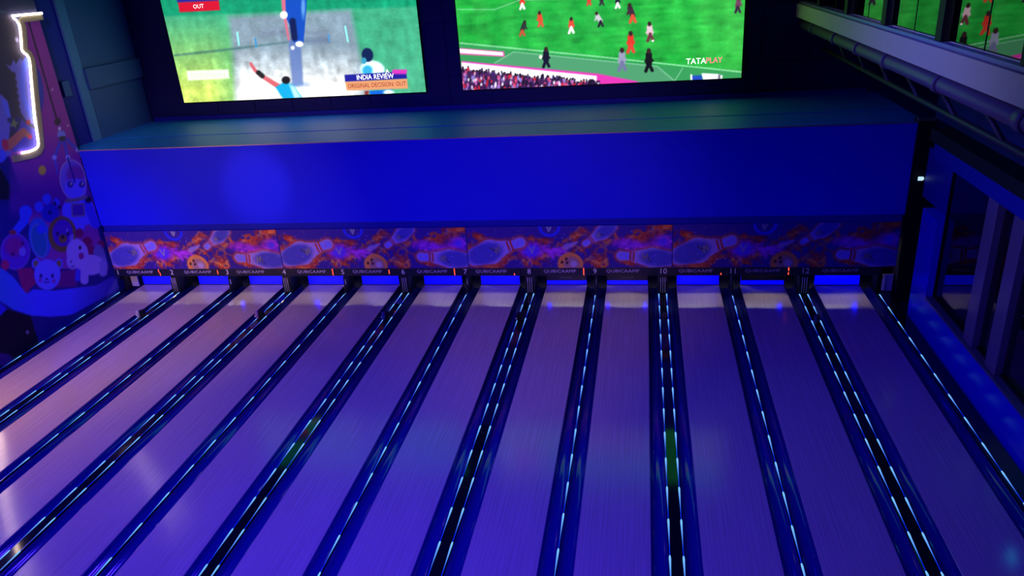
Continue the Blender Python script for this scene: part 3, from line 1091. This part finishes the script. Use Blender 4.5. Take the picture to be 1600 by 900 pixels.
    p.ell(*W3(-0.1, 8.1), 14, 14, (230, 230, 255), 0, 4)
    # bench at the lower right
    p.poly(P_([(1250, 378), (1300, 376), (1305, 408), (1250, 410)]), (40, 80, 205), 2)
    p.poly(P_([(1244, 372), (1252, 372), (1254, 412), (1246, 412)]), (240, 250, 250), 1.5)
    p.poly(P_([(1300, 366), (1380, 370), (1405, 378), (1400, 405), (1310, 406)]), (240, 242, 250), 2)
    p.ell(*q(1388, 385), 2, 4, (120, 120, 140), 0, 2)
    T = [screen_text('TATA', 690 + 1272 / 3.2, 307 / 3.2, 11.5, (245, 255, 250), xs=.95),
         screen_text('PLAY', 690 + 1362 / 3.2, 302 / 3.2, 11.0, (255, 90, 130), xs=.9)]
    return p.C, T


for nm, x0, x1, fn, lab in (('left', -9.30, -1.66, cricket, 'large left wall screen showing a cricket match with a review banner'),
                            ('right', -0.56, 7.08, football, 'large right wall screen showing a football match and crowd')):
    z0, z1 = 4.575, 8.87
    root = thing('television', ((x0 + x1) / 2, YB - 0.03, z0), lab, 'screen', 'wall screens above the lanes')
    cx = (x0 + x1) / 2
    o = MB().box(x0 - cx - 0.03, x1 - cx + 0.03, -0.1185, -0.002, -0.04, z1 - z0 + 0.03, 0.005).build('cabinet', M['black'], root)
    P, C, T = screen_mesh(x0, x1, z0, z1, fn)
    sh = np.array([cx, YB - 0.03, z0])
    me = grid_mesh('picture', P - sh, C, [(np.array(v) - sh, f, rgb) for v, f, rgb in T], hdr=True)
    link('picture', me, M['screen'], root)

# ------------------------------------------------------------------ mural on the left wall
def mural():
    ny, nz = 250, 330
    Yg, Zg = np.meshgrid(np.linspace(-4.0, YW - 0.003, ny), np.linspace(0.0, 8.4, nz))
    P = np.stack([np.full_like(Yg, XL), Yg, Zg], -1)
    px, py = project(P)
    p = Paint(px, py, (42, 46, 92))
    # lower part of the wall is plain blue
    p.poly([(-900, 250), (14, 240), (40, 318), (60, 440), (-900, 440)], (24, 22, 120), 3)
    p.poly([(0, 262), (22, 300), (14, 312), (-12, 312), (-30, 280)], (12, 12, 45), 3)
    p.poly([(-200, 330), (60, 320), (200, 330), (220, 520), (-200, 620)], (26, 24, 130), 4)
    # claw machine body in purple
    p.poly([(28, -60), (50, -60), (124, 236), (145, 330), (170, 420), (60, 420), (38, 316), (14, 244), (20, 120)], (140, 62, 170), 2)
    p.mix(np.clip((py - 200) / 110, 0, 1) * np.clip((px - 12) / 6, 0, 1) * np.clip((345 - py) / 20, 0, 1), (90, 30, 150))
    p.poly([(-40, -60), (56, -60), (66, 26), (36, 30), (30, 60), (34, 90), (-60, 90)], (50, 60, 98), 2)
    # scene inside the neon outline: spiky blue wheel, hand, star
    p.poly([(-40, 28), (22, 28), (30, 44), (32, 78), (44, 92), (50, 150), (58, 222), (50, 234), (-40, 236)], (44, 50, 82), 2)
    wheel = [(9, 100), (17, 104), (21, 93), (25, 100), (32, 90), (34, 95), (43, 89), (47, 95), (54, 195), (42, 190), (34, 178), (27, 165), (24, 150), (20, 130), (19, 112)]
    p.poly(wheel, (88, 98, 215), 1.2)
    p.ell(48, 137, 17, 48, (66, 98, 245), -6, 1.5, .95)
    p.ell(54, 140, 14, 40, (70, 76, 190), -6, 1.5, .95)
    for i in range(6):
        p.ell(20 + 1.5 * i, 118 + 11 * i, 5, 6, (44, 48, 78), 0, 1.5)
    p.poly([(-30, 150), (2, 148), (12, 158), (18, 185), (14, 215), (18, 242), (-30, 262)], (82, 92, 210), 1.5)
    p.poly([(2, 152), (12, 160), (17, 185), (9, 178)], (70, 95, 240), 1.5)
    for sx, sy in ((16, 188), (24, 192), (20, 200), (28, 186)):
        p.ell(sx, sy, 5, 4, (40, 45, 120), 30, 1.5)
    p.poly([(22, 184), (24, 190), (29, 192), (25, 195), (25, 200), (21, 197), (17, 198), (18, 192)], (100, 125, 95), 1)
    p.poly([(34, 185), (40, 193), (58, 205), (58, 232), (20, 238), (14, 222), (30, 200)], (60, 60, 190), 2)
    p.line([(12, 228), (24, 218), (36, 206), (46, 213)], [8, 7, 6, 3.5], (140, 88, 96), 1.5)
    p.ell(8, 226, 5, 9, (150, 40, 90), -10, 1.5)
    p.ell(47, 214, 3, 3, (190, 40, 100), 0, 1.5)
    p.ell(-4, 244, 14, 11, (60, 80, 240), 0, 2)
    p.ell(44, 191, 3, 4, (150, 30, 70), 30, 1.5)
    p.ell(26, 62, 2.5, 4, (130, 140, 190), -20, 1.5)
    p.poly([(-10, 15), (10, 18), (-10, 23)], (70, 120, 140), 1.5, .8)
    # dots
    p.ell(66, 266, 6, 7.5, (170, 160, 70), 0, 1.5)
    for x, y in ((82, 140), (106, 196), (100, 120)):
        p.ell(x, y, 1.6, 2, (190, 150, 200), 0, 1.2)
    # cable and claw
    p.line([(43, 28), (88, 184)], 1.4, (62, 42, 84), 1.2)
    p.ell(90, 190, 5, 6, (70, 62, 80), 20, 1.5)
    p.ell(93, 201, 2.2, 3, (190, 200, 255), 0, 1.2)
    p.ell(96, 210, 6.5, 6, (120, 135, 240), 10, 1.5)
    p.ell(98, 217, 6, 4.5, (70, 70, 80), 10, 1.5)
    LB = (72, 72, 205)
    p.line([(94, 222), (85, 246), (90, 272)], [2.4, 2, 1.2], LB, 1.2)
    p.line([(100, 222), (106, 246), (112, 268)], [2.4, 2, 1.2], LB, 1.2)
    p.line([(104, 218), (123, 235)], 2.4, LB, 1.2)
    for x, y in ((85, 246), (106, 246), (122, 234)):
        p.ell(x, y, 3.8, 3.8, (130, 140, 250), 0, 1.2)
    # astronaut held by the claw
    BL = (96, 96, 255)
    p.ell(123, 330, 26, 24, BL, 10, 1.5)
    p.poly([(100, 322), (122, 308), (140, 318), (152, 348), (146, 356), (134, 346), (130, 366), (112, 366), (104, 346)], BL, 2)
    p.line([(136, 318), (150, 350)], 7, (60, 60, 230), 2)
    p.ell(138, 312, 5, 5, (22, 22, 60), 0, 1.5)
    p.ell(114, 281, 20, 31, (105, 92, 215), -8, 1.5)
    p.ell(118, 272, 14, 14, (110, 46, 150), 0, 6, .8)
    p.ell(118, 296, 17, 17, BL, -8, 3)
    p.ell(114, 281, 20, 31, (150, 140, 200), -8, 1.2, .8, ring=1.0)
    p.line([(104, 314), (120, 312), (134, 308)], 3, (112, 108, 130), 1.5)
    p.line([(106, 247), (117, 285)], 1.3, (40, 36, 150), 1.2)
    for ex in (110, 128):
        p.ell(ex, 288, 4.5, 5, (35, 30, 130), 20, 1.5)
        p.ell(ex + 1, 287, 1.6, 3, (165, 160, 190), 30, 1.2)
    p.poly([(111, 318), (132, 317), (133, 338), (112, 339)], (126, 124, 140), 1.5)
    p.poly([(113, 320), (130, 319), (131, 336), (114, 337)], (80, 40, 170), 1.2)
    # pile of plush toys
    p.ell(78, 333, 14, 14, (36, 36, 190), 0, 2)
    for x, y, r in ((73, 311, 7), (61, 323, 7), (88, 316, 5)):
        p.ell(x, y, r, r * 1.2, (60, 76, 240), 0, 2)
    for x, y in ((78, 332), (86, 318), (93, 324)):
        p.ell(x, y, 2.4, 3, (18, 18, 90), 0, 1.5)
    p.line([(40, 330), (38, 345), (24, 362)], [9, 7, 6], (52, 80, 240), 2)
    p.ell(40, 331, 10, 10, (52, 80, 240), 0, 2)
    p.ell(62, 372, 17, 32, (36, 100, 215), -8, 2)
    p.ell(61, 376, 12, 26, (26, 112, 180), -10, 1.5)
    p.ell(61, 376, 12, 26, (120, 130, 210), -10, 1.2, .6, ring=.8)
    p.ell(64, 358, 7, 7, (45, 75, 240), 0, 3)
    p.poly([(26, 420), (50, 418), (60, 440), (48, 450), (42, 459), (36, 456)], (150, 28, 110), 1.5)
    p.poly([(50, 430), (120, 420), (120, 448), (60, 450)], (110, 30, 130), 3)
    p.ell(24, 393, 23, 28, (92, 42, 200), 0, 1.5)
    p.ell(22, 385, 15, 15, (150, 32, 130), 0, 10, .85)
    p.ell(24, 393, 22.5, 27.5, (120, 105, 210), 0, 1.2, .7, ring=.8)
    p.ell(35, 393, 5.5, 7, (120, 118, 225), 0, 2)
    p.ell(20, 397, 2.4, 2.6, (60, 16, 90), 0, 1.5)
    p.ell(35, 380, 2, 2.6, (60, 16, 90), 0, 1.5)
    p.ell(8, 414, 6.5, 8, (170, 34, 110), 0, 1.5)
    p.ell(20, 363, 6, 4, (150, 60, 80), 0, 1.5)
    p.ell(97, 366, 22, 28, (116, 104, 62), 0, 1.5)
    p.ell(98, 364, 16, 21, (80, 38, 190), 0, 1.5)
    p.ell(98, 373, 6.5, 7, (124, 112, 66), 0, 1.5)
    p.ell(98, 370, 3, 3, (40, 26, 60), 0, 1.5)
    for x in (90, 106):
        p.ell(x, 365, 2.3, 3, (30, 16, 90), 0, 1.5)
    p.ell(105, 360, 1.4, 3, (150, 150, 230), 0, 1.2)
    p.ell(112, 371, 3.4, 5.5, (120, 125, 220), 20, 1.5)
    # white pony
    WH = (168, 156, 240)
    for x, y, r in ((124, 364, 7), (136, 378, 8), (143, 392, 8), (147, 398, 5), (158, 382, 6)):
        p.ell(x, y, r, r, (130, 26, 96), 0, 3)
    p.ell(156, 405, 10, 24, (104, 108, 190), -8, 1.5)
    p.ell(160, 416, 8, 16, (128, 128, 205), 0, 1.5)
    p.ell(141, 414, 22, 16, WH, 0, 1.5)
    p.ell(121, 396, 17, 23, WH, -12, 1.5)
    p.ell(113, 409, 9, 12, WH, -10, 1.5)
    p.line([(131, 420), (132, 438)], 6.5, WH, 1.5)
    p.line([(122, 424), (121, 436)], 4, (60, 60, 235), 2)
    p.line([(161, 412), (162, 426)], 5.5, (140, 136, 225), 1.5)
    p.ell(125, 387, 2, 3, (14, 14, 60), 0, 1.2)
    p.ell(127, 400, 4, 5.2, (140, 34, 140), 0, 1.5)
    p.ell(111, 409, 1.2, 1.6, (40, 36, 120), 0, 1)
    p.line([(112, 417), (116, 416)], .8, (40, 36, 120), 1)
    # little bear in front
    for x in (56, 92):
        p.ell(x, 412, 6.5, 8.5, (96, 100, 250), 0, 1.5)
        p.ell(x, 412, 3.8, 5.2, (126, 122, 80), 0, 1.5)
    p.ell(74, 429, 20.5, 24, (110, 116, 255), 0, 1.5)
    for x in (64, 82):
        p.ell(x, 431, 2.2, 3.2, (24, 22, 130), 0, 1.2)
    for x, c in ((63, 438), (84, 439)):
        p.ell(x, c, 3, 3, (140, 50, 190), 0, 1.5)
    p.ell(73, 436, 2, 1.6, (24, 22, 130), 0, 1.2)
    p.line([(69, 440), (73, 442), (77, 440)], .7, (24, 22, 130), 1)
    # round plinth the toys stand on
    arc = [(-60, 436), (-30, 452), (0, 470), (22, 484), (50, 493), (78, 495), (105, 493), (130, 487), (155, 475), (172, 462), (190, 444)]
    top = [(176, 432), (150, 446), (118, 450), (84, 454), (52, 452), (42, 459), (34, 450), (20, 432), (4, 420), (-60, 400)]
    p.poly(arc + top, (70, 84, 255), 1.5)
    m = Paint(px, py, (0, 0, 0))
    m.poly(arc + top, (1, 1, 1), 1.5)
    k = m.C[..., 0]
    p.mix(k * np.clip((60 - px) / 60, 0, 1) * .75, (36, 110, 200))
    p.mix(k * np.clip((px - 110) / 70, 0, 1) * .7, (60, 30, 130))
    # panels below the plinth
    p.poly([(-200, 420), (0, 471), (22, 485), (50, 494), (80, 496), (110, 493), (190, 450), (190, 600), (-200, 700)], (20, 20, 120), 1.5)
    p.poly([(12, 483), (48, 494), (54, 515), (64, 545), (-40, 620), (-60, 540)], (9, 9, 34), 1.5)
    p.poly([(-20, 462), (0, 472), (11, 482), (0, 494), (-20, 500)], (34, 30, 200), 1.5)
    p.ell(43, 519, 2.6, 3, (130, 130, 140), 0, 1.5)
    p.ell(4, 562, 16, 10, (60, 24, 110), 0, 3)
    return P, p.C


P, C = mural()
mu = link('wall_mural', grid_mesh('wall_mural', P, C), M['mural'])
tag(mu, 'printed cartoon mural of a claw machine and plush toys on the left wall', 'mural')

npx = [(65.5, 20.5), (50, 22), (34, 23.4), (19, 25), (21, 28), (26, 32), (30, 39), (32, 50), (33, 64), (33.6, 77), (36, 81), (42, 86), (45.3, 91), (46.8, 100), (49.5, 135), (53.5, 180), (58, 210), (60, 224), (59, 229), (55, 233), (47, 236.5), (34, 239)]
root = thing('neon_sign', (XL, 0, 0), 'warm white neon outline with olive backing glowing on the mural', 'neon sign')
pts = [on_plane(x, y, 0, XL + 0.05) for x, y in npx]
MB().tube([Vector(a) - Vector((XL, 0, 0)) for a in pts], 0.026, 10).build('tube', M['neon'], root)
opx = [(66, 26), (50, 28), (38, 29.5), (33, 32), (36.5, 42), (38, 60), (38.5, 77), (46, 84), (50, 92), (52.5, 108), (58, 165), (63.5, 210), (65, 228), (61, 237), (52, 242), (34, 246), (19, 249)]
bpts = [on_plane(x, y, 0, XL + 0.012) for x, y in opx]
bm = bmesh.new()
prev = None
for i, a in enumerate(bpts):
    a = Vector(a) - Vector((XL, 0, 0))
    d = Vector(bpts[min(i + 1, len(bpts) - 1)]) - Vector(bpts[max(i - 1, 0)])
    n = Vector((0, d.z, -d.y)).normalized() * 0.075
    ring = [bm.verts.new(a + n), bm.verts.new(a - n), bm.verts.new(a - n + Vector((0.02, 0, 0))), bm.verts.new(a + n + Vector((0.02, 0, 0)))]
    if prev:
        for k in range(4):
            bm.faces.new([prev[k], prev[(k + 1) % 4], ring[(k + 1) % 4], ring[k]])
    else:
        bm.faces.new(ring)
    prev = ring
bm.faces.new(prev[::-1])
bmesh.ops.recalc_face_normals(bm, faces=bm.faces)
me = bpy.data.meshes.new('backing')
bm.to_mesh(me)
bm.free()
link('backing', me, M['olive'], root)
for i in (2, 9, 14, 18):
    a = Vector(pts[i]) - Vector((XL, 0, 0))
    MB().tube([(0.0, a.y, a.z), (0.05, a.y, a.z)], 0.012, 8).build('standoff', M['black'], root)

root = thing('neon_sign', (XL, -3.9, 0), 'warm neon arc further along the left wall, mirrored in the leftmost lanes', 'neon sign')
MB().tube([(0.05, 0.62, 1.3), (0.05, 0.45, 1.75), (0.05, 0.2, 2.4), (0.05, 0.05, 2.95), (0.05, -0.03, 3.6), (0.05, -0.12, 4.5), (0.05, -0.15, 5.4), (0.05, -0.15, 6.2)], 0.05, 10).build('tube', M['neon'], root)
for z, y in ((1.75, 0.45), (3.6, -0.03), (5.4, -0.15)):
    MB().tube([(0.0, y, z), (0.05, y, z)], 0.012, 8).build('standoff', M['black'], root)

# teal junction box on the dark strip
jb = MB().box(-10.58, -10.50, 2.35, 2.62, 5.35, 5.75, 0.01).build('junction_box', M['teal'])
tag(jb, 'small teal junction box on the dark strip beside the mural', 'junction box')

# ------------------------------------------------------------------ ball sensors on the wide dividers
near = {1: 'grey', 3: 'violet', 5: 'dark blue', 7: 'black', 11: 'blue black'}
colr = {1: M['can'], 3: mat('violet_can', (0.22, 0.12, 0.36), 0.45, noise=0.1), 5: mat('dark_blue_can', (0.03, 0.03, 0.22), 0.4, noise=0.1), 7: M['black'], 11: mat('blue_black_can', (0.03, 0.03, 0.14), 0.4, noise=0.1)}
for k in near:
    root = thing('ball_sensor', (DIV_C[k], 0.10, 0.0345), '%s ball sensor can with black box on the wide divider below number %d' % (near[k], k + 1), 'ball sensor', 'ball sensors on the wide dividers')
    MB().box(-0.055, 0.045, 0.0, 0.12, 0, 0.16, 0.008).build('box', M['black'], root)
    MB().lathe([(0.028, 0.0), (0.034, 0.02), (0.040, 0.06), (0.045, 0.07), (0.045, 0.19), (0.040, 0.20), (0.02, 0.203)], 18, (-0.055, -0.05, 0)).build('can', colr[k], root)
    MB().tube([(-0.095, -0.06, 0.05), (-0.105, -0.07, 0.09)], 0.012, 8).build('bracket', M['rod'], root)

# ------------------------------------------------------------------ duct and truss beneath the balcony
root = thing('duct_pipe', (XBAL + 0.2, 0, 5.85), 'violet painted round duct with couplings under the balcony edge', 'pipe')
MB().tube([(0, -14, 0), (0, YB - 0.05, 0)], 0.12, 20).build('pipe', M['pipe'], root)
for y in (4.3, 2.0, 0.1, -1.75, -4.25, -6.85, -9.4, -12.0):
    MB().tube([(0, y - 0.10, 0), (0, y + 0.10, 0)], 0.14, 20).build('coupling', M['pipe'], root)
    MB().box(-0.02, 0.02, y - 0.02, y + 0.02, 0.1, 0.189).build('hanger', M['truss'], root)
root = thing('steel_truss', (XBAL + 0.75, 0, 5.2), 'dark lattice truss slung below the duct and balcony', 'truss')
for z in (0.62, 0.0):
    MB().tube([(0, -14, z), (0, YB - 0.05, z)], 0.05, 10).build('chord', M['truss'], root)
for i in range(11):
    y = 4.9 - 1.7 * i
    MB().tube([(0, y, 0.62), (0, y - 1.55, 0.0)], 0.04, 8).build('brace', M['truss'], root)
    MB().box(-0.02, 0.02, y - 0.02, y + 0.02, 0.62, 0.84).build('hanger', M['truss'], root)

lamp = thing('indicator_lamp', (10.53, YW - 0.075, 2.83), 'tiny white lamp on the black column right of the blue wall', 'lamp')
MB().box(-0.06, 0.06, 0.0, 0.015, -0.08, 0.05, 0.005).build('bracket', M['black'], lamp)
MB().sweep_x([(0.0, 0.04), (-0.08, 0.03), (-0.08, 0.0), (0.0, -0.05)], -0.05, 0.05).build('lens', M['lampwhite'], lamp)

pn = thing('lit_panel', (XG - 0.10, -5.15, 1.6), 'small cyan lit panel on a window post, mirrored in the rightmost lane', 'lit panel')
MB().box(0.0, 0.03, -0.15, 0.13, -0.09, 0.09, 0.006).build('housing', M['black'], pn)
MB().box(-0.006, -0.0005, -0.13, 0.11, -0.07, 0.07).build('screen', mat('cyan_screen', (0.02, 0.1, 0.12), 0.4, noise=0, emit=(0.0, 0.55, 0.9), estr=6.0), pn)
